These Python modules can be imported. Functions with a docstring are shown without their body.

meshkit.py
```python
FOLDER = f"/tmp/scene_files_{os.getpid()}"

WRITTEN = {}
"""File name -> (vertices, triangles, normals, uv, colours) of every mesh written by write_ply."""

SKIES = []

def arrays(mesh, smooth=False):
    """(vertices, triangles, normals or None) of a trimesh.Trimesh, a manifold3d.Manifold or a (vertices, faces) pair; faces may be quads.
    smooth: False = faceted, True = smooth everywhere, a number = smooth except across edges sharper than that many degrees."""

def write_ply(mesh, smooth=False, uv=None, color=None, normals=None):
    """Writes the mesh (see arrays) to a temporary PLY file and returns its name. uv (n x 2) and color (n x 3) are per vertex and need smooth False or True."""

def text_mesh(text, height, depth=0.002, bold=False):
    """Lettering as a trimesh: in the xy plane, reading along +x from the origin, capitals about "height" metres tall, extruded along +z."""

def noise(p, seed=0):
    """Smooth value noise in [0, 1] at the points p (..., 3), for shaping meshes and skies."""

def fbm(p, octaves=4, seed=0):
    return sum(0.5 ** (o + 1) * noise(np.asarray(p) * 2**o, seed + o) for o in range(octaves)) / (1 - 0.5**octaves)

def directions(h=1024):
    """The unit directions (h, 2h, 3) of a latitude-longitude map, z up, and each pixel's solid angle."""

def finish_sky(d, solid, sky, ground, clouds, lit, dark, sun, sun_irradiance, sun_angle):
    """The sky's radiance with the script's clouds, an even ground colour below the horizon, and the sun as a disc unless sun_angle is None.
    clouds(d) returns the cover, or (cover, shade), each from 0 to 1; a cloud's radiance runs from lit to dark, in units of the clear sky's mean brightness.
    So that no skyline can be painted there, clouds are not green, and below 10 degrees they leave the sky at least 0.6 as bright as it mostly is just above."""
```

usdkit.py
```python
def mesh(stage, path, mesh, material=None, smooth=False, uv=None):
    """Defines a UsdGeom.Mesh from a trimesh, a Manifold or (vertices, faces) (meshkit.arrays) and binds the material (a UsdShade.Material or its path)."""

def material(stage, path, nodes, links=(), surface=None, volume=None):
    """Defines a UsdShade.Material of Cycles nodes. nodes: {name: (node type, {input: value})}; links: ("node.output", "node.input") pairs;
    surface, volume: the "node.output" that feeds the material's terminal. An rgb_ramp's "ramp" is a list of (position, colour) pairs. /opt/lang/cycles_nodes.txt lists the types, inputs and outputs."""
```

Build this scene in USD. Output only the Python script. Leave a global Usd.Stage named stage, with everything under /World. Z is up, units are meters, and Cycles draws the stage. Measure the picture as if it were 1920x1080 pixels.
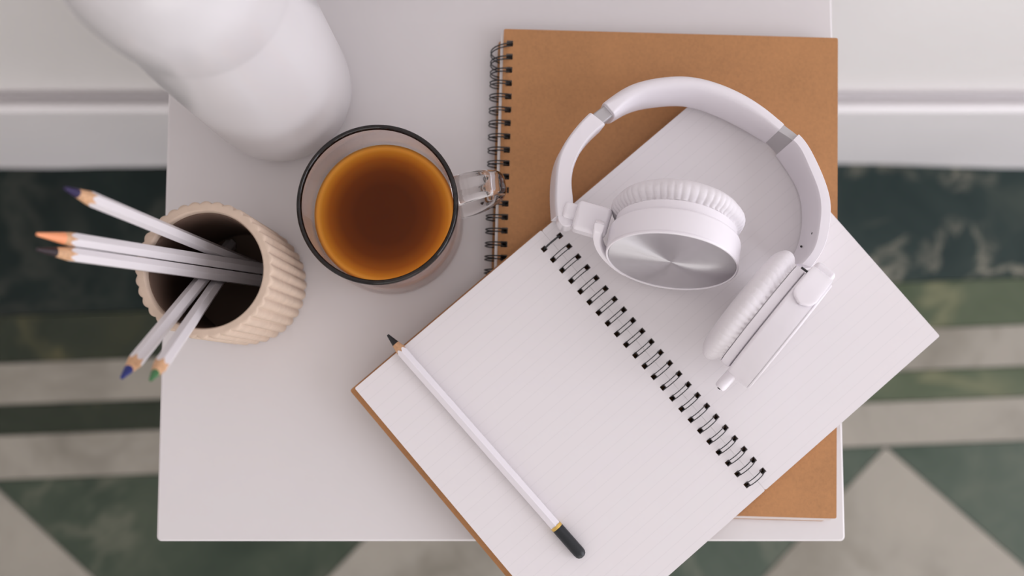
import math, random
import numpy as np, trimesh, usdkit, meshkit
import manifold3d as m3
from shapely.geometry import Polygon, box as sbox
from shapely.ops import unary_union
from pxr import Usd, UsdGeom, UsdLux, UsdShade, Gf, Sdf

stage = Usd.Stage.CreateInMemory()
UsdGeom.SetStageUpAxis(stage, UsdGeom.Tokens.z)
UsdGeom.SetStageMetersPerUnit(stage, 1.0)
UsdGeom.Xform.Define(stage, '/World')
UsdGeom.Scope.Define(stage, '/World/Looks')
random.seed(7)
rng = np.random.default_rng(7)

# ------------------------------------------------------------------ camera, light, exposure
TABLE = 0.56                       # height of the table top
CAM = (0.0, 0.0, TABLE + 0.69)
cam = UsdGeom.Camera.Define(stage, '/World/camera')
cam.CreateFocalLengthAttr(36 * 2070 / 1920)
cam.CreateHorizontalApertureAttr(36.0)
cam.CreateVerticalApertureAttr(20.25)
cam.CreateClippingRangeAttr(Gf.Vec2f(0.02, 50))
cam.CreateFStopAttr(3.4)
cam.CreateFocusDistanceAttr(0.632)
cam.CreateExposureAttr(-0.12)
cam.AddTranslateOp().Set(Gf.Vec3d(*CAM))
cam.AddRotateXOp().Set(math.degrees(math.atan(2070 / 24400)))

def rect_light(name, loc, rot, w, h, power, color):
    l = UsdLux.RectLight.Define(stage, '/World/' + name)
    l.CreateWidthAttr(w); l.CreateHeightAttr(h)
    l.CreateIntensityAttr(power); l.CreateColorAttr(Gf.Vec3f(*color))
    l.AddTranslateOp().Set(Gf.Vec3d(*loc)); l.AddRotateXYZOp().Set(Gf.Vec3f(*rot))
    return l
# daylight coming in through the window in the right-hand wall, and an added fill light behind the viewer
rect_light('daylight_right', (1.82, -0.62, 1.25), (0, 90, 0), 2.05, 1.50, 3.9, (1.0, 0.965, 1.06))
rect_light('added_fill_front', (0.60, -2.52, 1.20), (90, 0, 0), 2.20, 2.00, 1.90, (1.0, 0.92, 0.87))  # fill added from the front to lift the back wall and table
dome = UsdLux.DomeLight.Define(stage, '/World/sky')
dome.CreateIntensityAttr(0.2); dome.CreateColorAttr(Gf.Vec3f(0.9, 0.95, 1.0))

# ------------------------------------------------------------------ helpers
def numbered(base):
    p, n = base, 0
    while stage.GetPrimAtPath(p):
        n += 1; p = f'{base}_{n:03d}'
    return p

class Thing:
    """An Xform at the thing's base; every part is given in world metres."""
    def __init__(s, name, label, cat, origin, group=None, kind=None):
        s.o = np.asarray(origin, float)
        s.path = numbered('/World/' + name)
        x = UsdGeom.Xform.Define(stage, s.path); x.AddTranslateOp().Set(Gf.Vec3d(*map(float, s.o)))
        p = x.GetPrim()
        if label: p.SetCustomDataByKey('label', label)
        if cat: p.SetCustomDataByKey('category', cat)
        if group: p.SetCustomDataByKey('group', group)
        if kind: p.SetCustomDataByKey('kind', kind)
    def part(s, name, mesh, mat, parent=None, label=None, smooth=35, kind=None, uv=None):
        v, f = vf(mesh)
        m = usdkit.mesh(stage, numbered((parent or s.path) + '/' + name), (v - s.o, f), M[mat], smooth=smooth, uv=uv)
        if label: m.GetPrim().SetCustomDataByKey('label', label)
        if kind: m.GetPrim().SetCustomDataByKey('kind', kind)
        return str(m.GetPath())

def struct(name, mesh, mat, label, smooth=False):
    m = usdkit.mesh(stage, numbered('/World/' + name), vf(mesh), M[mat], smooth=smooth)
    m.GetPrim().SetCustomDataByKey('kind', 'structure'); m.GetPrim().SetCustomDataByKey('label', label)
    m.GetPrim().SetCustomDataByKey('category', name.split('_')[0])
    return m

def vf(mesh):
    if hasattr(mesh, 'to_mesh'):
        q = mesh.to_mesh(); return np.array(q.vert_properties[:, :3], float), np.array(q.tri_verts, int)
    if isinstance(mesh, tuple):
        v, f = np.asarray(mesh[0], float), np.asarray(mesh[1], int)
        if f.shape[1] == 4: f = np.vstack([f[:, [0, 1, 2]], f[:, [0, 2, 3]]])
        return v, f
    return np.array(mesh.vertices, float), np.array(mesh.faces, int)

def cat(*ms):
    vs, fs, n = [], [], 0
    for m in ms:
        v, f = vf(m); vs.append(v); fs.append(f + n); n += len(v)
    return np.vstack(vs), np.vstack(fs)

def hull(pts):
    return trimesh.convex.convex_hull(np.asarray(pts, float))

def slab(poly, z0, z1, b=0.0005):
    """Convex polygon as a plate with bevelled rims."""
    P = Polygon(poly); Q = P.buffer(-b, join_style=2)
    a, q = np.array(P.exterior.coords)[:-1], np.array(Q.exterior.coords)[:-1]
    z = lambda p, h: np.column_stack([p, np.full(len(p), h)])
    return hull(np.vstack([z(q, z0), z(a, z0 + b), z(a, z1 - b), z(q, z1)]))

def bx(x0, x1, y0, y1, z0, z1, b=0.001):
    return slab([(x0, y0), (x1, y0), (x1, y1), (x0, y1)], z0, z1, b)

def extrude(poly, z0, z1):
    m = trimesh.creation.extrude_polygon(poly, z1 - z0, engine='earcut'); m.apply_translation([0, 0, z0]); return m

def frame_of(n):
    n = np.asarray(n, float) / np.linalg.norm(n)
    a = np.cross([0, 0, 1.0], n)
    a = np.array([1.0, 0, 0]) if np.linalg.norm(a) < 1e-6 else a / np.linalg.norm(a)
    return a, np.cross(n, a), n            # a horizontal, b "up", n axis

def lathe(profile, centre, axis=(0, 0, 1), n=96, rfun=None, closed=False):
    """profile rows (radius, height along axis). closed: last row joins the first."""
    a, b, c = frame_of(axis); pr = np.asarray(profile, float); th = np.arange(n) * 2 * math.pi / n
    R = np.repeat(pr[:, :1], n, 1)
    if rfun is not None: R = R + rfun(np.arange(len(pr))[:, None], th[None, :])
    v = np.asarray(centre)[None, None] + (R * np.cos(th))[..., None] * a + (R * np.sin(th))[..., None] * b + pr[:, 1][:, None, None] * c
    k = len(pr); i, j = np.meshgrid(np.arange(k if closed else k - 1), np.arange(n), indexing='ij'); i2, j2 = (i + 1) % k, (j + 1) % n
    f = np.stack([i * n + j, i * n + j2, i2 * n + j2, i2 * n + j], -1).reshape(-1, 4)
    v, f = vf((v.reshape(-1, 3), f))
    ar = np.linalg.norm(np.cross(v[f[:, 1]] - v[f[:, 0]], v[f[:, 2]] - v[f[:, 0]]), axis=1)
    f = f[ar > 1e-14]; w = v - v.mean(0)
    if np.einsum('ij,ij->i', w[f[:, 0]], np.cross(w[f[:, 1]], w[f[:, 2]])).sum() < 0: f = f[:, ::-1]      # face outwards
    return v, f

def loft(secs, cap=True):
    """secs (k, n, 3): rings of points joined into a skin."""
    S = np.asarray(secs, float); k, n, _ = S.shape
    i, j = np.meshgrid(np.arange(k - 1), np.arange(n), indexing='ij'); j2 = (j + 1) % n
    f = np.stack([i * n + j, i * n + j2, (i + 1) * n + j2, (i + 1) * n + j], -1).reshape(-1, 4)
    v, f = vf((S.reshape(-1, 3), f))
    if cap:
        v = np.vstack([v, S[0].mean(0), S[-1].mean(0)]); c0, c1 = len(v) - 2, len(v) - 1; q = np.arange(n)
        f = np.vstack([f, np.stack([np.full(n, c0), (q + 1) % n, q], 1), np.stack([np.full(n, c1), (k - 1) * n + q, (k - 1) * n + (q + 1) % n], 1)])
    m = trimesh.Trimesh(v, f, process=False)
    if m.volume < 0: f = f[:, ::-1]
    return v, f

def tube(path, r, n=8, close=False):
    p = np.asarray(path, float); k = len(p)
    t = (np.roll(p, -1, 0) - np.roll(p, 1, 0)) if close else np.gradient(p, axis=0)
    t /= np.linalg.norm(t, axis=1, keepdims=True)
    u = np.cross(t[0], [0.3, 0.5, 0.81]); u /= np.linalg.norm(u); S = []
    for q in range(k):
        u = u - t[q] * (u @ t[q]); u /= np.linalg.norm(u); w = np.cross(t[q], u)
        an = np.arange(n) * 2 * math.pi / n
        rr = r if np.isscalar(r) else r[q]
        S.append(p[q] + rr * (np.cos(an)[:, None] * u + np.sin(an)[:, None] * w))
    if close: S.append(S[0])
    return loft(S, cap=not close)

def spline(pts, n):
    from scipy.interpolate import CubicSpline
    p = np.asarray(pts, float); d = np.r_[0, np.cumsum(np.linalg.norm(np.diff(p[:, :2], axis=0), axis=1))]
    return CubicSpline(d / d[-1], p)(np.linspace(0, 1, n) if np.isscalar(n) else n)

def rounded_square(c=0.3, n=4):
    out = []
    for k, (sx, sy) in enumerate([(1, 1), (-1, 1), (-1, -1), (1, -1)]):
        for t in np.linspace(0, math.pi / 2, n + 1):
            an = t + k * math.pi / 2
            out.append((sx * (1 - c) + c * math.cos(an), sy * (1 - c) + c * math.sin(an)))
    return np.array(out)

def rbox(centre, ax, size, c=0.25, n=5):
    """Box with rounded edges: ax = 3 axes (rows), size = full extents."""
    s = np.asarray(size) / 2; r = c * s.min()
    sph = trimesh.creation.icosphere(2, r).vertices
    pts = np.vstack([sph + (s - r) * np.array(k) for k in np.ndindex(2, 2, 2) for k in [2 * np.array(k) - 1]])
    return hull(pts @ np.asarray(ax) + np.asarray(centre))

# ------------------------------------------------------------------ materials
M = {}
def mat(name, nodes, links=(), surface='p.BSDF', volume=None):
    M[name] = usdkit.material(stage, '/World/Looks/' + name, nodes, links, surface=surface, volume=volume)
def plain(name, col, rough=0.5, bump=None, vary=None, **kw):
    """One colour with a little mottling, and a fine relief."""
    nodes = {'p': ('principled_bsdf', {'base_color': col, 'roughness': rough, **kw})}; links = []
    if bump or vary: nodes['g'] = ('geometry', {})
    if vary:
        sc, amt = vary
        nodes['n'] = ('noise_texture', {'scale': sc, 'detail': 4.0})
        nodes['r'] = ('rgb_ramp', {'ramp': [(0.3, tuple(c * (1 - amt) for c in col)), (0.7, tuple(min(1, c * (1 + amt)) for c in col))]})
        links += [('g.position', 'n.vector'), ('n.fac', 'r.fac'), ('r.color', 'p.base_color')]
    if bump:
        sc, st, dist = bump
        nodes['bn'] = ('noise_texture', {'scale': sc, 'detail': 3.0}); nodes['b'] = ('bump', {'strength': st, 'distance': dist})
        links += [('g.position', 'bn.vector'), ('bn.fac', 'b.height'), ('b.normal', 'p.normal')]
    mat(name, nodes, links)

plain('wall_paint', (0.87, 0.84, 0.83), 0.6, bump=(40, 0.15, 0.002), vary=(3, 0.015))
plain('skirting_paint', (0.86, 0.83, 0.84), 0.42, bump=(25, 0.15, 0.002), vary=(6, 0.02))
plain('ceiling_paint', (0.88, 0.855, 0.84), 0.8)
plain('table_lacquer', (0.755, 0.72, 0.722), 0.42, bump=(60, 0.05, 0.001), vary=(9, 0.012))
plain('bottle_white', (0.68, 0.655, 0.665), 0.24)
plain('headphone_white', (0.87, 0.83, 0.87), 0.36)
plain('headphone_gloss', (0.88, 0.84, 0.88), 0.22)
plain('cushion_white', (0.78, 0.74, 0.765), 0.55, bump=(700, 0.12, 0.0005))
plain('slider_grey', (0.52, 0.50, 0.51), 0.35, metallic=0.35)
plain('dark_slot', (0.03, 0.03, 0.03), 0.6)
plain('ring_black', (0.012, 0.014, 0.016), 0.35)
plain('pencil_white', (0.74, 0.70, 0.715), 0.38)
plain('pencil_gloss_white', (0.84, 0.80, 0.84), 0.35)
plain('cap_black', (0.008, 0.011, 0.014), 0.4)
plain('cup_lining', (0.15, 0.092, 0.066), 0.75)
plain('lead_black', (0.010, 0.011, 0.013), 0.45)
plain('lead_purple', (0.014, 0.005, 0.060), 0.5)
plain('lead_orange', (0.88, 0.34, 0.16), 0.5)
plain('lead_maroon', (0.016, 0.004, 0.008), 0.5)
plain('lead_blue', (0.012, 0.022, 0.16), 0.5)
plain('lead_green', (0.045, 0.16, 0.055), 0.5)
plain('gold_ring', (0.75, 0.50, 0.14), 0.3, metallic=0.8)
plain('window_frame_paint', (0.82, 0.81, 0.80), 0.4)
plain('door_paint', (0.72, 0.70, 0.68), 0.45)
plain('pencil_wood', (0.62, 0.36, 0.20), 0.65, vary=(500, 0.16))
plain('cup_clay', (0.62, 0.48, 0.375), 0.8, bump=(420, 0.25, 0.0006), vary=(120, 0.05))
plain('floor_mortar', (0.10, 0.095, 0.085), 0.8)

def kraft(name, col):
    mat(name, {'g': ('geometry', {}),
               'm': ('mapping', {'scale': (520.0, 430.0, 520.0)}), 'n': ('noise_texture', {'scale': 1.0, 'detail': 4.0, 'roughness': 0.65}),
               'n2': ('noise_texture', {'scale': 26.0, 'detail': 3.0}),
               'mx': ('math', {'math_type': 'multiply_add', 'value2': 0.55}), 'mh': ('math', {'math_type': 'multiply', 'value2': 0.45}),
               'r': ('rgb_ramp', {'ramp': [(0.30, tuple(c * 0.84 for c in col)), (0.5, col), (0.72, tuple(c * 1.15 for c in col))]}),
               'b': ('bump', {'strength': 0.15, 'distance': 0.0004}),
               'p': ('principled_bsdf', {'roughness': 0.72})},
        [('g.position', 'm.vector'), ('m.vector', 'n.vector'), ('g.position', 'n2.vector'), ('n2.fac', 'mh.value1'), ('n.fac', 'mx.value1'), ('mh.value', 'mx.value3'),
         ('mx.value', 'r.fac'), ('r.color', 'p.base_color'), ('n.fac', 'b.height'), ('b.normal', 'p.normal')])
kraft('kraft_card', (0.465, 0.222, 0.088))

A5_ANGLE = math.radians(40.5)
E1 = np.array([math.cos(A5_ANGLE), math.sin(A5_ANGLE), 0.0]); E2 = np.array([math.sin(A5_ANGLE), -math.cos(A5_ANGLE), 0.0])
# paper with faint printed rules 6.8 mm apart, running across the spread
mat('ruled_paper', {'g': ('geometry', {}), 'd': ('vector_math', {'math_type': 'dot_product', 'vector2': tuple(E2 / 0.0068)}),
                    'f': ('math', {'math_type': 'fraction'}), 'l': ('math', {'math_type': 'less_than', 'value2': 0.075}),
                    'mx': ('mix', {'color1': (0.815, 0.775, 0.785), 'color2': (0.782, 0.744, 0.754)}),
                    'p': ('principled_bsdf', {'roughness': 0.7})},
    [('g.position', 'd.vector1'), ('d.value', 'f.value1'), ('f.value', 'l.value1'), ('l.value', 'mx.fac'), ('mx.color', 'p.base_color')])
# a block of sheets: fine layers on its edges
mat('paper_block', {'g': ('geometry', {}), 's': ('mapping', {'scale': (3.0, 3.0, 4200.0)}), 'n': ('noise_texture', {'scale': 1.0, 'detail': 2.0}),
                    'r': ('rgb_ramp', {'ramp': [(0.35, (0.66, 0.61, 0.58)), (0.6, (0.81, 0.77, 0.76))]}), 'p': ('principled_bsdf', {'roughness': 0.75})},
    [('g.position', 's.vector'), ('s.vector', 'n.vector'), ('n.fac', 'r.fac'), ('r.color', 'p.base_color')])

def marble(name, ramp, vein, seed, rough=0.28, vscale=5.0, amount=0.8, nscale=9.0):
    mat(name, {'g': ('geometry', {}), 'm': ('mapping', {'location': (seed, seed * 0.7, seed * 1.3)}),
               'n': ('noise_texture', {'scale': nscale, 'detail': 6.0, 'roughness': 0.6, 'distortion': 0.6}),
               'r': ('rgb_ramp', {'ramp': ramp}),
               'v': ('noise_texture', {'scale': vscale, 'detail': 5.0, 'roughness': 0.6, 'distortion': 0.5}),
               'vr': ('rgb_ramp', {'ramp': [(0.455, (0, 0, 0)), (0.5, (amount,) * 3), (0.545, (0, 0, 0))]}),
               'k': ('noise_texture', {'scale': vscale * 1.1, 'detail': 2.0}), 'kr': ('rgb_ramp', {'ramp': [(0.42, (0, 0, 0)), (0.62, (1, 1, 1))]}),
               'vm': ('mix', {'mix_type': 'multiply', 'fac': 1.0}),
               'mx': ('mix', {'color2': vein}), 'p': ('principled_bsdf', {'roughness': rough, 'specular_ior_level': 0.22})},
        [('g.position', 'm.vector'), ('m.vector', 'n.vector'), ('m.vector', 'v.vector'), ('m.vector', 'k.vector'), ('n.fac', 'r.fac'), ('v.fac', 'vr.fac'), ('k.fac', 'kr.fac'),
         ('vr.color', 'vm.color1'), ('kr.color', 'vm.color2'), ('vm.color', 'mx.fac'), ('r.color', 'mx.color1'), ('mx.color', 'p.base_color')])
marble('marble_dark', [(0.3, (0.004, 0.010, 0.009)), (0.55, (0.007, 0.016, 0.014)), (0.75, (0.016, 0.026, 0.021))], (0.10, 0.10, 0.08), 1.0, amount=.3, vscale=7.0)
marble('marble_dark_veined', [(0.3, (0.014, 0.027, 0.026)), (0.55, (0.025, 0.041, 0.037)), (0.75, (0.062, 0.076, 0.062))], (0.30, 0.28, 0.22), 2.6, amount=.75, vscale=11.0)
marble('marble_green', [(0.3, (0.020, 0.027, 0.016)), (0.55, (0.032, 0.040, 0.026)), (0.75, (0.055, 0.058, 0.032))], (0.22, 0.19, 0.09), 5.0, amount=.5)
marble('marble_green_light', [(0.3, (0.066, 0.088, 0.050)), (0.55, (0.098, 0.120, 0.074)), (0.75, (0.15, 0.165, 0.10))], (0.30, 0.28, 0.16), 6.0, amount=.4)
marble('marble_moss', [(0.3, (0.032, 0.048, 0.033)), (0.55, (0.052, 0.070, 0.048)), (0.75, (0.085, 0.10, 0.070))], (0.26, 0.25, 0.19), 8.0, amount=.35)
marble('marble_moss_light', [(0.3, (0.055, 0.078, 0.058)), (0.55, (0.085, 0.108, 0.083)), (0.75, (0.13, 0.145, 0.11))], (0.28, 0.27, 0.21), 9.4, amount=.35)
marble('marble_cream', [(0.28, (0.225, 0.205, 0.165)), (0.5, (0.345, 0.320, 0.272)), (0.75, (0.385, 0.355, 0.30))], (0.15, 0.135, 0.11), 3.0, amount=0.4, nscale=7.0)

# clear glass that lets daylight straight through, and cast glass for the thick handle
def pane(name, tint, edge=0.5, rough=0.02):
    mat(name, {'t': ('transparent_bsdf', {'color': tint}), 'gl': ('glossy_bsdf', {'color': (1, 1, 1), 'roughness': rough}), 'f': ('layer_weight', {'blend': 0.5}),
               'pw': ('math', {'math_type': 'power', 'value2': 4.0}), 'sc': ('math', {'math_type': 'multiply_add', 'value2': edge, 'value3': 0.035}), 'mx': ('mix_closure', {})},
        [('f.facing', 'pw.value1'), ('pw.value', 'sc.value1'), ('sc.value', 'mx.fac'), ('t.BSDF', 'mx.closure1'), ('gl.BSDF', 'mx.closure2')], surface='mx.closure')
pane('window_glass', (0.97, 0.98, 0.98))
mat('mug_glass', {'p': ('principled_bsdf', {'base_color': (1, 0.99, 0.985), 'roughness': 0.0, 'ior': 1.25, 'transmission_weight': 1.0}), 't': ('transparent_bsdf', {'color': (0.96, 0.945, 0.935)}), 'mx': ('mix_closure', {'fac': 0.49})},
    [('p.BSDF', 'mx.closure1'), ('t.BSDF', 'mx.closure2')], surface='mx.closure')
pane('rim_refraction_tint', (0.10, 0.09, 0.09), 0.3, 0.08)  # dark tint paints the refraction that darkens a clear rim
mat('handle_glass', {'p': ('principled_bsdf', {'base_color': (0.98, 0.965, 0.96), 'roughness': 0.02, 'ior': 1.47, 'transmission_weight': 1.0})})

MUG = np.array([-0.0748, 0.0982, TABLE])
# coffee, paler where thin at the glass; light through the sides painted in
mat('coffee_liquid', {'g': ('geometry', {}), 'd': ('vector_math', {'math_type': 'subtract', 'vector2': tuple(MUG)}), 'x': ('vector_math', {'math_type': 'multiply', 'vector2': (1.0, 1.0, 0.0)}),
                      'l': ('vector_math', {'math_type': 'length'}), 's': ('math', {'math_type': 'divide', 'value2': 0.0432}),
                      'r': ('rgb_ramp', {'ramp': [(0.0, (0.088, 0.020, 0.0055)), (0.40, (0.100, 0.022, 0.0055)), (0.60, (0.150, 0.034, 0.006)), (0.76, (0.290, 0.080, 0.009)), (0.86, (0.52, 0.185, 0.018)), (0.905, (0.70, 0.29, 0.045)), (0.925, (0.58, 0.22, 0.035)), (0.945, (0.24, 0.075, 0.018)), (1.0, (0.24, 0.075, 0.018))]}),  # last dark stops paint the refraction line at the coffee edge
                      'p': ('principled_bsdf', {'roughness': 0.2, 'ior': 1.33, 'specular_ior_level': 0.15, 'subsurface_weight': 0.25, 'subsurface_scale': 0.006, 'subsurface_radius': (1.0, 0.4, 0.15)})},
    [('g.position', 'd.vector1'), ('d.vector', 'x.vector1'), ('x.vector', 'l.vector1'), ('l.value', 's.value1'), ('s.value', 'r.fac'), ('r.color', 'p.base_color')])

# ------------------------------------------------------------------ the room
X0, X1, Y0, ZH = -1.45, 1.75, -2.45, 2.7
WALL_Y, FACE_Y = 0.2705, 0.2485
struct('wall_back', bx(X0 - .1, X1 + .1, WALL_Y, WALL_Y + .1, 0.10, ZH, .0005), 'wall_paint', 'white plastered back wall the table stands against')
struct('wall_left', bx(X0 - .1, X0, Y0, WALL_Y, 0, ZH, .0005), 'wall_paint', 'white plastered wall at the left of the room')
struct('ceiling', bx(X0 - .1, X1 + .1, Y0 - .1, WALL_Y + .1, ZH, ZH + .08, .0005), 'ceiling_paint', 'plain white ceiling')
def wall_with_hole(name, axis, pos, thick, lo, hi, h0, h1, z0, z1, label):
    P = sbox(lo, 0, hi, ZH).difference(sbox(h0, z0, h1, z1))
    v, f = vf(trimesh.creation.extrude_polygon(P, thick, engine='earcut'))
    w = np.column_stack([pos + v[:, 2], v[:, 0], v[:, 1]]) if axis == 'x' else np.column_stack([v[:, 0], pos - v[:, 2], v[:, 1]])
    if axis == 'y': f = f[:, ::-1] if trimesh.Trimesh(w, f, process=False).volume < 0 else f
    elif trimesh.Trimesh(w, f, process=False).volume < 0: f = f[:, ::-1]
    struct(name, (w, f), 'wall_paint', label)
wall_with_hole('wall_right', 'x', X1, .1, Y0, WALL_Y, -1.4, 0.16, .15, 2.32, 'white plastered wall with a window at the right of the room')
wall_with_hole('wall_front', 'y', Y0, .1, X0, X1, -0.55, 1.70, .15, 2.25, 'white plastered wall behind the viewer, with an opening added for fill light')
def window(name, axis, pos, h0, h1, z0, z1, label):
    w = Thing(name, label, 'window', (pos, (h0 + h1) / 2, z0) if axis == 'x' else ((h0 + h1) / 2, pos, z0), kind='structure')
    def b(a0, a1, c0, c1, d=.04):
        return bx(pos - d / 2, pos + d / 2, a0, a1, c0, c1, .003) if axis == 'x' else bx(a0, a1, pos - d / 2, pos + d / 2, c0, c1, .003)
    t = .05; mid = (h0 + h1) / 2
    for a in [(h0, h1, z0, z0 + t), (h0, h1, z1 - t, z1), (h0, h0 + t, z0 + t, z1 - t), (h1 - t, h1, z0 + t, z1 - t), (mid - t / 2, mid + t / 2, z0 + t, z1 - t)]:
        w.part('window_frame', b(*a), 'window_frame_paint')
    for a in [(h0 + t, mid - t / 2), (mid + t / 2, h1 - t)]:
        w.part('pane', b(a[0], a[1], z0 + t, z1 - t, .005), 'window_glass')
window('window_1', 'x', X1 + .03, -1.4, 0.16, .15, 2.32, 'tall white framed two-pane window in the right wall')
window('window_2', 'y', Y0 - .03, -0.55, 1.70, .15, 2.25, 'unseen white framed glazed doors added behind the viewer for fill light')  # doors invented to house the added front fill

# skirting with a moulded top and a dark joint under the plaster; its toe is a little uneven
prof = [(FACE_Y, 0.0), (FACE_Y, .012), (FACE_Y, .10), (FACE_Y, .238)]
prof += [(FACE_Y + .0062 * (1 - math.cos(t)), .240 + .0062 * math.sin(t)) for t in np.linspace(.2, math.pi / 2, 7)]
prof += [(.2570, .2448), (.2584, .2415), (.2598, .2370), (.2616, .2320), (.2640, .2285), (.2668, .2275), (.2700, .2300), (.2715, .2300), (.2715, 0.0)]
xs = np.linspace(X0, X1, 160)
def toe(x):
    return 0.0045 * np.clip((-x - .30) / .20, 0, 1) + 0.0045 * np.clip((x - .42) / .14, 0, 1) + 0.0022 * (meshkit.noise(np.array([[x * 17, 3.3, 0.5]]))[0] - .5)
secs = []
for x in xs:
    q = []
    for k, (y, z) in enumerate(prof):
        q.append((x, y - (toe(x) if k == 0 else toe(x) * .55 if k == 1 else 0), z))
    secs.append(q)
struct('baseboard_back', loft(secs), 'skirting_paint', 'tall white skirting board with a moulded top edge', smooth=40)

# floor: inlaid marble strips and triangles, laid slightly askew to the wall
fl = Thing('floor', 'green and cream inlaid marble floor', 'floor', (0, 0, 0), kind='structure')
fl.part('screed', bx(X0 - .1, X1 + .1, Y0 - .1, WALL_Y + .1, -.06, -.012, .0005), 'floor_mortar', smooth=False)
SL = math.atan(0.038); U = np.array([math.cos(SL), math.sin(SL)]); V = np.array([-math.sin(SL), math.cos(SL)])
def fp(u, v): return tuple(u * U + v * V)
room = sbox(X0, Y0, X1, 0.2600)
def piece(name, pts, material):
    g = Polygon([fp(*p) for p in pts]).buffer(-.0005, join_style=2).intersection(room)
    if g.is_empty or g.area < 1e-4: return
    for q in getattr(g, 'geoms', [g]):
        fl.part(name, slab(list(q.exterior.coords)[:-1], -.02, 0, .0005), material, smooth=False)
def strip(v0, v1, cuts, mats):
    for k in range(len(cuts) - 1):
        piece('marble_strip', [(cuts[k], v0), (cuts[k + 1], v0), (cuts[k + 1], v1), (cuts[k], v1)], mats[k % len(mats)])
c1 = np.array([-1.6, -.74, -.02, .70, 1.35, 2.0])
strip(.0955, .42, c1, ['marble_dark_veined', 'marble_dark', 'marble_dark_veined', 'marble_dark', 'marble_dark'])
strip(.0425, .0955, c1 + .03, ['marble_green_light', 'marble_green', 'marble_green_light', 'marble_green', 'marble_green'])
strip(-.0045, .0425, c1 - .04, ['marble_cream'])
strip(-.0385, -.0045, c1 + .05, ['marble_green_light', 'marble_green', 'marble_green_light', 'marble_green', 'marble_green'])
strip(-.0880, -.0385, c1 - .02, ['marble_cream'])
AP, HT = .503, .240
for k in range(-5, 5):
    a = .4165 + k * AP
    piece('marble_triangle', [(a, -.088), (a - AP / 2, -.088 - HT), (a + AP / 2, -.088 - HT)], 'marble_cream')
    piece('marble_triangle', [(a, -.088), (a + AP / 2, -.088 - HT), (a + AP, -.088)], ['marble_moss', 'marble_moss_light'][k >= 0 or k % 2])
vv = -.088 - HT
for k, (d, m_) in enumerate([(.05, 'marble_green'), (.045, 'marble_cream'), (.40, 'marble_moss'), (.40, 'marble_cream'), (.40, 'marble_moss'), (.40, 'marble_cream'), (.40, 'marble_moss')]):
    strip(vv - d, vv, c1 + .04 * (k % 3), [m_]); vv -= d

# ------------------------------------------------------------------ the table
tb = Thing('side_table', 'small white lacquered side table standing against the skirting', 'table', (-.007, .073, 0))
TX0, TX1, TY0, TY1 = -.2189, .2051, -.0979, .2478
top = Polygon([(TX0, TY0), (TX1, TY0), (TX1, TY1), (TX0, TY1)]).buffer(-.003).buffer(.003, quad_segs=5)
tb.part('tabletop', slab(list(top.exterior.coords)[:-1], TABLE - .022, TABLE, .0012), 'table_lacquer')
for sx in (TX0 + .02, TX1 - .055):
    for sy in (TY0 + .02, TY1 - .055):
        tb.part('leg', bx(sx, sx + .035, sy, sy + .035, 0, TABLE - .022, .002), 'table_lacquer')
for a in [(TX0 + .055, TX1 - .055, TY0 + .026, TY0 + .044), (TX0 + .055, TX1 - .055, TY1 - .044, TY1 - .026)]:
    tb.part('apron', bx(*a, TABLE - .082, TABLE - .022, .001), 'table_lacquer')
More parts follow.
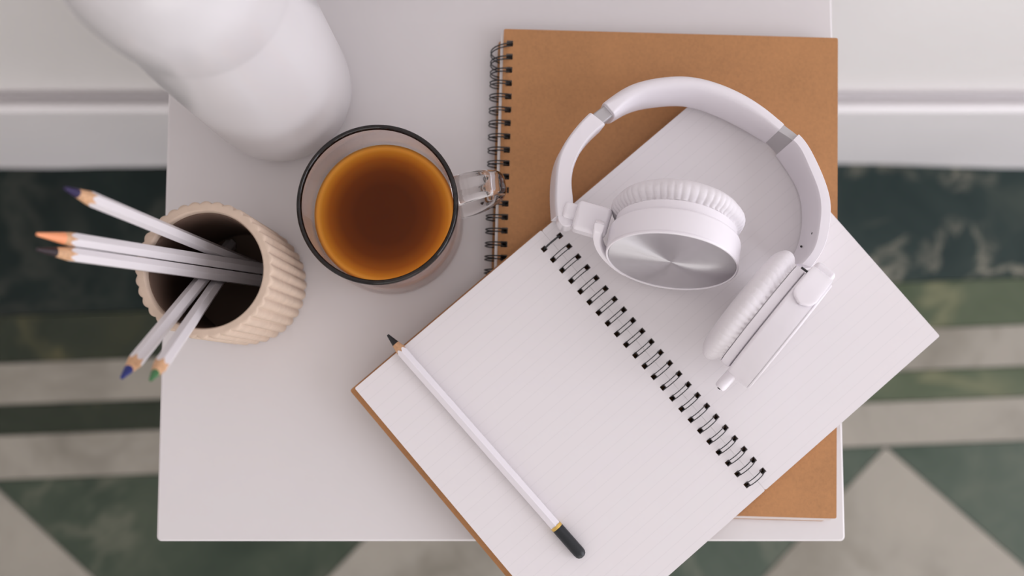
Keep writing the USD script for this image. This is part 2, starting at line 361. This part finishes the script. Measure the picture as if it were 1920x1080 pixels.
for a in [(TX0 + .026, TX0 + .044, TY0 + .055, TY1 - .055), (TX1 - .044, TX1 - .026, TY0 + .055, TY1 - .055)]:
    tb.part('apron', bx(*a, TABLE - .082, TABLE - .022, .001), 'table_lacquer')

# ------------------------------------------------------------------ the tall white bottle
BC = np.array([-.1449, .1809, TABLE])
bt = Thing('bottle', 'tall glossy white bottle standing at the back left of the table', 'bottle', BC)
body = [(0, .0006), (.034, .0006), (.0385, .0022), (.0422, .006), (.0443, .0115), (.0453, .019), (.0457, .03), (.0459, .08), (.0459, .140), (.0456, .165), (.0450, .183), (.0445, .1965), (.0444, .2010), (.0440, .2012)]
bt.part('body', lathe(body + [(.036, .2015), (0, .2015)], BC), 'bottle_white')
neck = [(0, .2018), (.0440, .2013), (.0446, .2016), (.0454, .208), (.0462, .219), (.0467, .233), (.0464, .249), (.0440, .262), (.0395, .274), (.0325, .285), (.0250, .2925), (.0205, .297), (.0192, .303), (.0190, .312), (.0205, .314), (.0205, .318), (.0175, .319), (.0165, .316), (.0160, .300), (0, .298)]
bt.part('shoulder', lathe(neck, BC), 'bottle_white')

# ------------------------------------------------------------------ the glass mug and its coffee
mg = Thing('mug', 'clear glass mug with a rim tinted dark for its refraction and a clear side handle', 'mug', MUG)
RO, RI, HM, LV = .0450, .0422, .0850, .0470
outer = [(0, .0003), (.038, .0003), (.0420, .0012), (.0438, .0035), (.0446, .008), (.0450, .02), (.0450, .06), (RO, HM - .003)]
inner = [(RI, HM - .003), (.0419, .06), (.0416, .03), (.0412, .012), (.0392, .0066), (.036, .0055), (0, .0055)]
mg.part('body', lathe(outer + inner, MUG), 'mug_glass')
rim = [(RO, HM - .003)] + [((RO + RI) / 2 + (RO - RI) / 2 * 1.02 * math.cos(t), HM - .003 + .0026 * math.sin(t)) for t in np.linspace(0, math.pi, 12)] + [(RI, HM - .003)]
mg.part('rim', lathe(rim, MUG, closed=True, n=128), 'rim_refraction_tint', label='clear mug rim with its refraction painted as dark grey tint')
HD = np.array([math.cos(math.radians(12.5)), math.sin(math.radians(12.5)), 0]); HS = np.array([-HD[1], HD[0], 0])
hp = [(RO - .0012, .070), (RO + .008, .0745), (RO + .018, .0735), (RO + .0235, .066), (RO + .0240, .054), (RO + .0215, .040), (RO + .014, .028), (RO + .005, .022), (RO - .0015, .0215)]
hp = spline(np.array([(a, b, 0) for a, b in hp]), 40)[:, :2]; tg = np.gradient(hp, axis=0); tg /= np.linalg.norm(tg, axis=1, keepdims=True)
rs = rounded_square(.55, 5); S = []
for k in range(len(hp)):
    wd = .0072 + .0012 * math.cos(k / 39 * 2 * math.pi); nn = np.array([-tg[k, 1], tg[k, 0]])
    S.append([MUG + HD * (hp[k, 0] + nn[0] * b * .0036) + np.array([0, 0, hp[k, 1] + nn[1] * b * .0036]) + HS * a * wd for a, b in rs])
mg.part('handle', loft(S), 'handle_glass', smooth=60)
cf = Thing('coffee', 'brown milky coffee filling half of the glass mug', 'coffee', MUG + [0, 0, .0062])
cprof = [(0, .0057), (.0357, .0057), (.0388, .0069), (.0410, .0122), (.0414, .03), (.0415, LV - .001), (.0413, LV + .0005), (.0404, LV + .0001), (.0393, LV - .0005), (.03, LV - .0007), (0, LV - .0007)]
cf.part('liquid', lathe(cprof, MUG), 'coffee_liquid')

# ------------------------------------------------------------------ the ribbed pencil cup
CC = np.array([-.1660, .0602, TABLE]); CH = .0985
pc = Thing('pencil_cup', 'beige ribbed clay cup holding the coloured pencils', 'cup', CC)
NR = 36
def ribs(i, th):
    amp = np.array([0, .6, 1, 1, 1, 1, 1, 1, 1, .8, .45, 0, 0])[np.clip(i, 0, 12)]
    return amp * 0.00088 * (np.abs(np.cos(NR / 2 * th)) ** .8 * 2 - 1)
op = [(.030, .0004), (.0352, .0006), (.0367, .002), (.0367, .01), (.0367, .03), (.0367, .05), (.0367, .07), (.0367, .09), (.0367, CH - .003), (.0366, CH - .0012), (.0362, CH - .0003), (.0352, CH), (.0325, CH), (.0319, CH - .0008), (.0317, CH - .0025), (.0316, .0062), (.0316, .0052), (0, .0052)]
pc.part('body', lathe([(0, .0004)] + op, CC, n=NR * 12, rfun=lambda i, th: np.where(i > 12, 0, ribs(i - 1, th) * (i > 0))), 'cup_clay', smooth=45)
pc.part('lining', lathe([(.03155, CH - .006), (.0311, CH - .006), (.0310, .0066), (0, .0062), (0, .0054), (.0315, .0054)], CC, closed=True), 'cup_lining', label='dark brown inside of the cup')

# ------------------------------------------------------------------ pencils
def pencil(T, E, r, cone, lead, tip_r=.0006, turn=0.0, cut_end=0.0):
    """Hexagonal pencil from tip T to end E: painted barrel, sharpened wood, lead."""
    T, E = np.asarray(T, float), np.asarray(E, float); L = np.linalg.norm(T - E); ax = (T - E) / L
    hexp = [(r * math.cos(t + turn), r * math.sin(t + turn)) for t in np.arange(6) * math.pi / 3]
    hx = m3.CrossSection([hexp]).offset(-.0004, m3.JoinType.Round).offset(.0004, m3.JoinType.Round, circular_segments=24).extrude(L)
    prof_ = [(0, 0), (r * 1.3, 0), (r * 1.3, L - cone * 1.3 + 0.0), (tip_r, L), (0, L)]
    cn = m3.CrossSection([[(0, -.001), (r * 1.35, -.001), (r * 1.35, L - cone * 1.35), (tip_r, L), (0, L)]]).revolve(72)
    solid = hx ^ cn
    tip, rest = solid.split_by_plane((0, 0, 1), L - lead)
    v, f = vf(rest); tm = trimesh.Trimesh(v, f, process=False)
    nz = tm.face_normals[:, 2]; cen = tm.triangles_center[:, 2]
    barrel = (np.abs(nz) < .04) | (cen < L * .4)
    a, b, c = frame_of(ax); R = np.stack([a, b, c])
    pl = lambda q: q @ R + E
    def sub(mask):
        ff = f[mask]; u, inv = np.unique(ff, return_inverse=True); return pl(v[u]), inv.reshape(-1, 3)
    tv, tf = vf(tip)
    return sub(barrel), sub(~barrel), (pl(tv), tf)
PG = 'white coloured pencils standing in the beige cup'
for key, T, E, lead, cone, turn, lb in [
    ('purple', (-.2100, .0906, .1772), (-.1555, .0694, .0107), .0085, .021, .2, 'white pencil with a dark purple tip leaning left out of the beige cup'),
    ('orange', (-.2282, .0706, .1638), (-.1418, .0675, .0103), .0150, .023, math.pi / 6, 'white pencil with an orange tip, lying right above the maroon-tipped one in the cup'),
    ('maroon', (-.2282, .0633, .1632), (-.1414, .0600, .0097), .0105, .023, math.pi / 6, 'white pencil with a blackish maroon tip, lying right below the orange-tipped one in the cup'),
    ('blue', (-.1849, .0019, .1650), (-.1747, .0848, .0095), .0085, .020, .35, 'white pencil with a deep blue tip leaning to the front of the cup'),
    ('green', (-.1696, .0009, .1700), (-.1733, .0746, .0095), .0075, .020, .0, 'white pencil with a green tip leaning to the front of the cup')]:
    T = np.array(T) + [0, 0, TABLE]; E = np.array(E) + [0, 0, TABLE]
    ba, wo, le = pencil(T, E, .0039, cone, lead, tip_r=.0009, turn=turn)
    p = Thing('coloured_pencil', lb, 'pencil', E - [0, 0, .002], PG)
    p.part('barrel', ba, 'pencil_white', smooth=25); p.part('sharpened_wood', wo, 'pencil_wood', smooth=30); p.part('lead', le, 'lead_' + key, label=('blackish maroon' if key == 'maroon' else key) + ' pencil lead', smooth=30)

# ------------------------------------------------------------------ the closed kraft notebook
A4_T = .0120
ang = math.radians(-1.6); F1 = np.array([math.cos(ang), math.sin(ang), 0]); F2 = np.array([-math.sin(ang), math.cos(ang), 0])     # F1 to the right, F2 up the page
A4O = np.array([-.0134, -.0768, TABLE])           # bottom left corner of the front cover
A4W, A4L = .2100, .2980
nb = Thing('closed_notebook', 'large closed brown kraft notebook with black rings lying flat on the table', 'notebook', A4O)
def a4(u, v, z): return A4O + F1 * u + F2 * v + np.array([0, 0, z])
def quad(fn, u0, u1, v0, v1, r):
    P = sbox(u0, v0, u1, v1).buffer(-r).buffer(r, quad_segs=4) if r else sbox(u0, v0, u1, v1)
    return P
def place(mesh, fn):
    v, f = vf(mesh); o = fn(0, 0, 0); ex, ey = fn(1, 0, 0) - o, fn(0, 1, 0) - o
    w = o + v[:, :1] * ex + v[:, 1:2] * ey + v[:, 2:] * np.array([0, 0, 1.0])
    if np.cross(ex, ey)[2] < 0: f = f[:, ::-1]
    return w, f
RP = .00847; N4 = 34; v0 = (A4L - (N4 - 1) * RP) / 2
HOLE4 = [(.0040, v0 + k * RP) for k in range(N4)]
def sheet(u0, u1, v0_, v1_, z0, z1, holes, fn, r=.0012, hs=(.0020, .0019)):
    P = quad(fn, u0, u1, v0_, v1_, r)
    if holes: P = P.difference(unary_union([sbox(a - hs[0], b - hs[1], a + hs[0], b + hs[1]) for a, b in holes]))
    return place(extrude(P, z0, z1), fn)
nb.part('back_cover', sheet(-.0036, A4W - .003, -.003, A4L - .0042, .0004, .0012, HOLE4, a4, .003), 'kraft_card', smooth=False)
nb.part('page_block', sheet(-.0018, A4W - .003, -.0015, A4L - .0030, .0013, A4_T - .0009, HOLE4, a4), 'paper_block', smooth=False)
nb.part('front_cover', sheet(0, A4W, 0, A4L, A4_T - .0008, A4_T, HOLE4, a4), 'kraft_card', smooth=False)
def wire_ring(c, d1, d2, r, a0, a1, gap, wr, skew=0.0, n=26):
    """Double wire finger: two arcs side by side (d2 apart) in the plane d1/z, joined by a rounded end."""
    t = np.linspace(a0, a1, n); up = np.array([0, 0, 1.0])
    arc = lambda o: [c + d1 * r * math.cos(x) + up * r * math.sin(x) + d2 * (o + skew * (x - a0)) for x in t]
    p, q = arc(-gap / 2), arc(gap / 2)
    end = [c + d1 * r * math.cos(a1 + .10) + up * r * math.sin(a1 + .10) + d2 * (g + skew * (a1 - a0)) for g in (-gap / 4, gap / 4)]
    return tube(np.array(p + end + q[::-1]), wr, 7)
for k in range(N4):
    s = (N4 - 1 - k); skew = -.0007 * max(0, 3 - s) if s < 3 else 0
    c = a4(-.0010, v0 + k * RP, A4_T / 2 + .0018)
    if s < 2: skew *= 1.0
    nb.part('ring', wire_ring(c, F1, F2, .0068, math.radians(20), math.radians(322), .0019, .00042, skew), 'ring_black', smooth=True)

# ------------------------------------------------------------------ the open ruled notebook
OB = TABLE + A4_T                               # it lies on the closed one
A5O = np.array([-.0943, -.0039, OB])            # corner of the left-hand page, e1 across the spread, e2 along the rings
def DZ(x): return .0032 * (.2 - x) / .2155       # its left half rides on the other notebook's rings
def a5(u, v, z):
    p = A5O + E1 * u + E2 * v
    return p + np.array([0, 0, z + DZ(p[0])])
SP, PW, PL = .1474, .2894, .2058
ob = Thing('open_notebook', 'open ring-bound notebook with ruled white pages lying askew on the brown one', 'notebook', A5O)
N5 = 23; w0 = (PL - (N5 - 1) * RP) / 2 + .0002
HL = [(SP - .0062, w0 + k * RP) for k in range(N5)]; HR = [(SP + .0064, w0 + k * RP) for k in range(N5)]
PT = .0095                                      # height of the page surface above the closed notebook
hs5 = (.0016, .0016)
ob.part('cover', sheet(-.0040, SP - .0008, -.0016, PL + .0018, .0003, .0013, HL, a5, .0015, hs5), 'kraft_card', smooth=False)
ob.part('cover', sheet(SP + .0008, PW + .0012, -.0012, PL + .0014, .0003, .0013, HR, a5, .0015, hs5), 'kraft_card', smooth=False)
ob.part('page_block', sheet(.0008, SP - .0001, .0004, PL - .0004, .0013, PT - .0004, HL, a5, .001, hs5), 'paper_block', smooth=False)
ob.part('page_block', sheet(SP + .0001, PW - .0008, .0004, PL - .0004, .0013, PT - .0004, HR, a5, .001, hs5), 'paper_block', smooth=False)
ob.part('page', sheet(0, SP - .00005, 0, PL, PT - .00035, PT, HL, a5, .001, hs5), 'ruled_paper', smooth=False)
ob.part('page', sheet(SP + .00005, PW, .0005, PL, PT - .00035, PT, HR, a5, .001, hs5), 'ruled_paper', smooth=False)
for k in range(N5):
    c = a5(SP + .0001, w0 + k * RP, .0072)
    ob.part('ring', wire_ring(c, E1, E2, .0066, math.radians(-60), math.radians(238), .0024 if k else .0006, .00029), 'ring_black', smooth=True)

# the white pencil on the left-hand page
PZ = OB + PT + .0036
T = np.array([-.0744, .0279, PZ + DZ(-.0744)]); E = np.array([.0419, -.1030, PZ + DZ(.0419)])
WPT = T; ax = (E - T) / np.linalg.norm(E - T)
E0 = E - ax * .0245
ba, wo, le = pencil(T, E0, .0036, .0145, .0072, tip_r=.0007, turn=math.pi / 6)
wp = Thing('white_pencil', 'white pencil with a black end cap lying across the open notebook', 'pencil', (T + E) / 2 - [0, 0, .0046])
wp.part('barrel', ba, 'pencil_gloss_white', smooth=25); wp.part('sharpened_wood', wo, 'pencil_wood', smooth=30); wp.part('lead', le, 'lead_black', label='black pencil lead', smooth=30)
wp.part('band', lathe([(0, 0), (.0035, 0), (.0036, .0002), (.0036, .0018), (.0035, .002), (0, .002)], E0, ax, n=48), 'gold_ring', label='thin gold band', smooth=30)
wp.part('end_cap', lathe([(0, .002), (.0034, .002), (.0036, .0023), (.0036, .0205), (.0034, .0222), (.0027, .0236), (.0016, .0243), (0, .0245)], E0, ax, n=48), 'cap_black', label='black rounded end cap', smooth=40)

# ------------------------------------------------------------------ the headphones
HB = OB + PT                                    # page surface
hd = Thing('headphones', 'white over-ear headphones with silver discs lying on the open notebook', 'headphones', (.105, .09, HB))
ZU, ZL = TABLE + .054, HB + .0012
# corners of the band's cross-section from the left hinge round to the right one: upper outer, upper inner, lower inner, lower outer (mm)
ST = np.array([
 [25.8,  96, 36.0,  97,  34.0,  98, 23.2,  97],
 [25.2, 103, 36.2, 103,  33.8, 103, 22.8, 103],
 [25.5, 116, 35.2, 116,  33.0, 116, 22.6, 116],
 [27.4, 131, 38.3, 130,  36.2, 130, 25.0, 131],
 [35.4, 146, 47.2, 143.5, 45.0, 143.5, 33.6, 146],
 [46.2, 158, 55.2, 150.5, 53.0, 151.5, 45.0, 158],
 [55.0, 164.7, 61.8, 156.0, 60.2, 157.5, 54.0, 164.2],
 [69.0, 174.0, 73.5, 165.0, 72.2, 163.3, 68.0, 173.0],
 [87.8, 179.5, 90.8, 169.8, 91.0, 166.4, 87.4, 177.5],
 [103.5, 180.3, 104.6, 170.0, 105.0, 166.6, 103.0, 178.0],
 [122.2, 176.2, 120.0, 166.4, 121.0, 162.0, 121.5, 173.5],
 [138.5, 168.6, 134.0, 160.2, 135.0, 155.6, 137.0, 165.6],
 [153.0, 158.0, 148.0, 151.5, 147.5, 149.0, 151.0, 155.0],
 [161.5, 150.0, 157.0, 145.2, 155.5, 144.0, 159.5, 147.5],
 [168.8, 144.0, 164.8, 140.0, 161.5, 137.0, 165.8, 141.0],
 [178.5, 128.0, 172.6, 126.0, 169.8, 124.6, 175.5, 126.6],
 [184.6, 111.3, 178.0, 111.5, 175.2, 112.0, 181.5, 111.6],
 [186.0, 100.3, 179.4, 101.0, 176.4, 101.0, 183.0, 100.4],
 [184.6, 88.0, 178.2, 89.5, 175.4, 91.0, 182.0, 88.5],
 [181.0, 76.5, 174.8, 77.0, 172.2, 80.0, 178.4, 77.0],
 [174.0, 66.0, 167.5, 68.0, 166.5, 71.0, 172.5, 68.0]], float) / 1000
cen = ST.reshape(-1, 4, 2).mean(1); dd = np.r_[0, np.cumsum(np.linalg.norm(np.diff(cen, axis=0), axis=1))]
from scipy.interpolate import PchipInterpolator
from scipy.interpolate import make_smoothing_spline
BSP = [make_smoothing_spline(dd, ST[:, k], lam=2e-9) for k in range(8)]
BAND = lambda d: np.array([b(d) for b in BSP])
def band(d0, d1, n, inset=0.0, corner=.32, zin=0.0, taper=None, zlow=None, zup=ZU):
    flat = zlow is None
    S = []
    for k, d in enumerate(np.linspace(d0, d1, n)):
        rs = rounded_square(corner(k / (n - 1)) if callable(corner) else corner, 7)
        q = BAND(d).reshape(4, 2)
        if flat: zlow = HB + .0006 + DZ(q[2:, 0].mean() - .004)
        uo, ui, li, lo = [np.array([*q[i], z]) for i, z in ((0, zup - zin), (1, zup - zin), (2, zlow + zin), (3, zlow + zin))]
        m_ = (uo + ui + li + lo) / 4
        g = 1 - (inset(k / (n - 1)) if callable(inset) else inset) - (taper(k / (n - 1)) if taper else 0)
        ring = []
        for a, b in rs:
            s, t = (a * g + 1) / 2, (b + 1) / 2                    # s: inner -> outer, t: low -> up
            ring.append((1 - t) * ((1 - s) * li + s * lo) + t * ((1 - s) * ui + s * uo))
        S.append(ring)
    return loft(S)
D = dict(zip(range(len(dd)), dd))
rnd = lambda x: .5 * max(0, 1 - x / .02) ** 2 * .5 + .25 * max(0, 1 - (1 - x) / .02) ** 2
hd.part('headband', band(D[6] - .002, D[13] - .0015, 90, taper=lambda x: .10 * (math.exp(-x / .006) + math.exp(-(1 - x) / .006)), inset=lambda x: -.30 + .26 * (math.exp(-x / .06) + math.exp(-(1 - x) / .14)), corner=lambda x: .92 - .42 * (math.exp(-x / .05) + math.exp(-(1 - x) / .12))), 'headphone_white', smooth=60)
hd.part('slider', band(D[5] - .001, D[6] + .003, 14, inset=.24, zin=.0030, corner=.30), 'slider_grey', label='grey slider plate', smooth=50)
hd.part('slider', band(D[13] - .004, D[14] + .001, 14, inset=.20, zin=.0022, corner=.16), 'slider_grey', label='grey slider plate', smooth=50)
hd.part('arm', band(D[0], D[5] - .0006, 60, corner=.30), 'headphone_white', smooth=50)
hd.part('arm', band(D[14] - .0008, D[20], 60, corner=.22), 'headphone_white', smooth=50)
for (x, y, z, r) in [(177.6, 87.0, .044, .0011), (173.0, 80.6, .034, .0007)]:
    hd.part('screw', trimesh.creation.icosphere(2, r).apply_translation([x / 1000, y / 1000, TABLE + z]), 'dark_slot', label='tiny dark screw')

def ear_cup(centre, n, R, tag):
    """Cap faces along n. Disc, bezel, body, ledge, pleated cushion, all round the axis n through centre (centre of the disc)."""
    a, b, n = frame_of(n)
    C = np.asarray(centre, float)
    mat('disc_metal_' + tag, {'g': ('geometry', {}), 'd': ('vector_math', {'math_type': 'subtract', 'vector2': tuple(C)}), 'x': ('vector_math', {'math_type': 'cross_product', 'vector1': tuple(n)}), 'nn': ('vector_math', {'math_type': 'normalize'}),
                              'p': ('principled_bsdf', {'base_color': (0.66, 0.645, 0.665), 'metallic': 1.0, 'roughness': 0.40, 'anisotropic': 0.98})},
        [('g.position', 'd.vector1'), ('d.vector', 'x.vector2'), ('x.vector', 'nn.vector1'), ('nn.vector', 'p.tangent')])
    rd = R - .0014
    dp = hd.part('metal_disc', lathe([(.0002, -.0004), (rd * .3, -.0004), (rd * .7, -.0005), (rd - .0006, -.0005), (rd, -.0006), (rd, -.0011), (0, -.0011)], C, n, n=180), 'disc_metal_' + tag, label='spun silver disc')
    # the spinning left shallow radial flutes: the face's normals sway a little from spoke to spoke
    g = UsdGeom.Mesh(stage.GetPrimAtPath(dp)); nv = np.array(g.GetNormalsAttr().Get(), float); pv = np.array(g.GetPointsAttr().Get(), float) + hd.o - C
    tt = np.arctan2(pv @ b, pv @ a); fr = np.random.default_rng(3)
    sway = sum(fr.uniform(.3, 1) * np.sin(k * tt + fr.uniform(0, 6.28)) for k in (2, 3, 5, 8, 13, 19, 27)) * .03
    face = nv @ n > .8
    nv[face] += (sway[:, None] * (-np.sin(tt)[:, None] * a + np.cos(tt)[:, None] * b))[face]
    nv /= np.linalg.norm(nv, axis=1, keepdims=True)
    from pxr import Vt
    g.GetNormalsAttr().Set(Vt.Vec3fArray.FromNumpy(nv.astype(np.float32)))
    hd.part('bezel', lathe([(rd + .0001, -.0011), (rd + .0002, -.0003), (rd + .0005, .0001), (R - .0005, .0001), (R - .0001, -.0002), (R, -.0007), (R, -.0012), (rd, -.0012)], C, n, n=128, closed=True), 'headphone_gloss', smooth=45)
    bp = [(0, -.0013), (R - .0004, -.0013), (R, -.0018), (R, -.006), (R, -.0140), (R - .0004, -.0152), (R - .0012, -.0158), (R - .0042, -.0160), (0, -.0160)]
    bd = hd.part('cup_body', lathe(bp, C, n, n=128), 'headphone_white', smooth=40)
    hd.part('ledge', lathe([(0, -.0161), (R - .0040, -.0161), (R - .0030, -.0168), (R - .0026, -.0185), (R - .0028, -.0218), (R - .006, -.0224), (0, -.0224)], C, n, n=96), 'headphone_white', smooth=40)
    # cushion: fat ring, its cover gathered into pleats where it meets the ledge
    cp = []
    for t in np.linspace(-.35 * math.pi, 1.5 * math.pi, 30):
        cp.append((R - .0098 + .0104 * math.cos(t) * (1 if math.cos(t) > 0 else .75), -.0294 - .0072 * math.sin(t)))
    cp[0] = (R - .0036, -.0223)
    cp = [(R - .012, -.0220), (R - .0046, -.0221)] + cp
    NPL = 56; ph = rng.uniform(0, 2 * math.pi, 6)
    def pleat(i, th):
        s = np.array([0, .9] + [1.0, .95, .85, .7, .55, .4, .28, .18, .1] + [0.0] * 40)[np.clip(i, 0, 45)]
        w = th * NPL + 1.3 * np.sin(3 * th + ph[0]) + .9 * np.sin(7 * th + ph[1])
        return -s * .0011 * (np.abs(np.sin(w / 2)) ** .6 * -1 + .75) + .00035 * np.sin(9 * th + ph[2]) * (s > 0)
    hd.part('ear_cushion', lathe(cp, C, n, n=NPL * 10, rfun=pleat, closed=True), 'cushion_white', smooth=60)
    hd.part('speaker_mesh', lathe([(0, -.0220), (R - .013, -.0220), (R - .013, -.0240), (0, -.0240)], C, n, n=64), 'cushion_white')
    return C, a, b, n, bd

RC = .0375
phi = math.radians(72.5); nL = np.array([-.185 * math.sin(phi), -.983 * math.sin(phi), math.cos(phi)])
CL = np.array([.0901, .0670, TABLE + .0689])
ear_cup(CL, nL, RC, 'left')
nR = np.array([.771 * math.cos(math.radians(9)), -.638 * math.cos(math.radians(9)), math.sin(math.radians(9))])
CR = np.array([.1574, .0248, TABLE + .0652])
CR_, aR, bR, nRu, bodyR = ear_cup(CR, nR, RC, 'right')

# yoke and hinge of the right cup: a rounded tongue lying on the cup's side, rising into the arm
def wrap(C, n, r0, r1, th0, th1, h0, h1, k=26, round0=False, round1=False):
    """Curved plate on a cylinder about axis n: radii r0..r1, angles th0..th1 (0 = horizontal axis a, pi/2 = up), heights h0..h1 along n."""
    a, b, n = frame_of(n); rs = rounded_square(.5, 4); S = []
    ra, rb_ = r0, r1
    for q, th in enumerate(np.linspace(th0, th1, k)):
        s = q / (k - 1)
        r0, r1, g0, g1 = (x if np.isscalar(x) else x[0] + (x[1] - x[0]) * s for x in (ra, rb_, h0, h1))
        hm, hw = (g0 + g1) / 2, (g1 - g0) / 2; w = hw
        for on, x in ((round0, s), (round1, 1 - s)):
            L = hw / ((r0 + r1) / 2 * abs(th1 - th0))
            if on and x < L: w = min(w, hw * math.sqrt(max(1 - (1 - x / L) ** 2, .02)))
        er = np.cos(th) * a + np.sin(th) * b
        S.append([C + er * ((r0 + r1) / 2 + (r1 - r0) / 2 * u) + n * (hm + w * v) for u, v in rs])
    return loft(S)
# on the right cup frame_of gives a = horizontal; pick the sense that points towards the arm's end
sgn = 1 if aR @ np.array([.638, .771, 0]) > 0 else -1
th = lambda deg: math.radians(deg) if sgn > 0 else math.pi - math.radians(deg)      # 0 = towards the arm's end, 90 = up
yk = hd.part('yoke', wrap(CR, nR, RC + .0002, RC + .0028, th(6), th(74), -.0150, -.0012, round1=True), 'headphone_gloss', smooth=50)
er = aR * sgn
hd.part('hinge', rbox(CR + er * (RC + .0008) + np.array([0, 0, .002]) - nRu * .0085, [er, nRu, np.cross(er, nRu)], (.0085, .0130, .020), .6), 'headphone_gloss', smooth=50)
hd.part('hinge_gap', rbox(CR + er * .0305 + bR * .0230 - nRu * .0172, [nRu, er * .6 + bR * -.8, np.cross(nRu, er * .6 + bR * -.8)], (.0042, .0009, .0012), .4), 'dark_slot', label='dark hinge slit')
# little plug on the right cup's lower end
ed = -er
pj = CR + ed * (RC - .001) - nRu * .0125
pd = ed + nRu * -.05; pd /= np.linalg.norm(pd)
hd.part('plug', lathe([(0, 0), (.0034, 0), (.0034, .009), (.0031, .0105), (.0024, .0112), (0, .0112)], pj, pd, n=32), 'headphone_gloss', smooth=40)
hd.part('plug_hole', lathe([(0, .0110), (.0009, .0110), (.0009, .0116), (0, .0116)], pj, pd, n=16), 'dark_slot', label='tiny black hole')

# hinge and yoke of the left cup
aL, bL, nLu = frame_of(nL)
sg = 1 if aL[0] < 0 else -1                     # towards the left of the picture
tl = lambda deg: math.radians(deg) if sg > 0 else math.pi - math.radians(deg)       # 0 = left, 90 = up
hd.part('yoke', wrap(CL, nL, (RC + .0045, RC + .0003), (RC + .0105, RC + .0018), tl(12), tl(-58), (-.0155, -.0060), (-.0075, -.0006), round1=True, round0=True), 'headphone_gloss', smooth=50)
hx = np.array([.945, -.327, 0]); hy = np.array([.327, .945, 0]); hz = np.array([0, 0, 1.0])
hx = np.array([.96, -.28, 0]); hy = np.array([.28, .96, 0])
hd.part('hinge', rbox((.0462, .0935, TABLE + .0530), [hx, hy, hz], (.0205, .0175, .0180), .34), 'headphone_gloss', smooth=50)
hd.part('hinge_stub', rbox((.0358, .0985, TABLE + .0500), [hx, hy, hz], (.0120, .0095, .0130), .45), 'headphone_gloss', smooth=50)
hd.part('hinge_pin', lathe([(0, -.011), (.0050, -.011), (.0056, -.0100), (.0056, .0100), (.0050, .011), (0, .011)], (.0320, .0955, TABLE + .0420), (0, 0, 1), n=48), 'headphone_gloss', smooth=40)
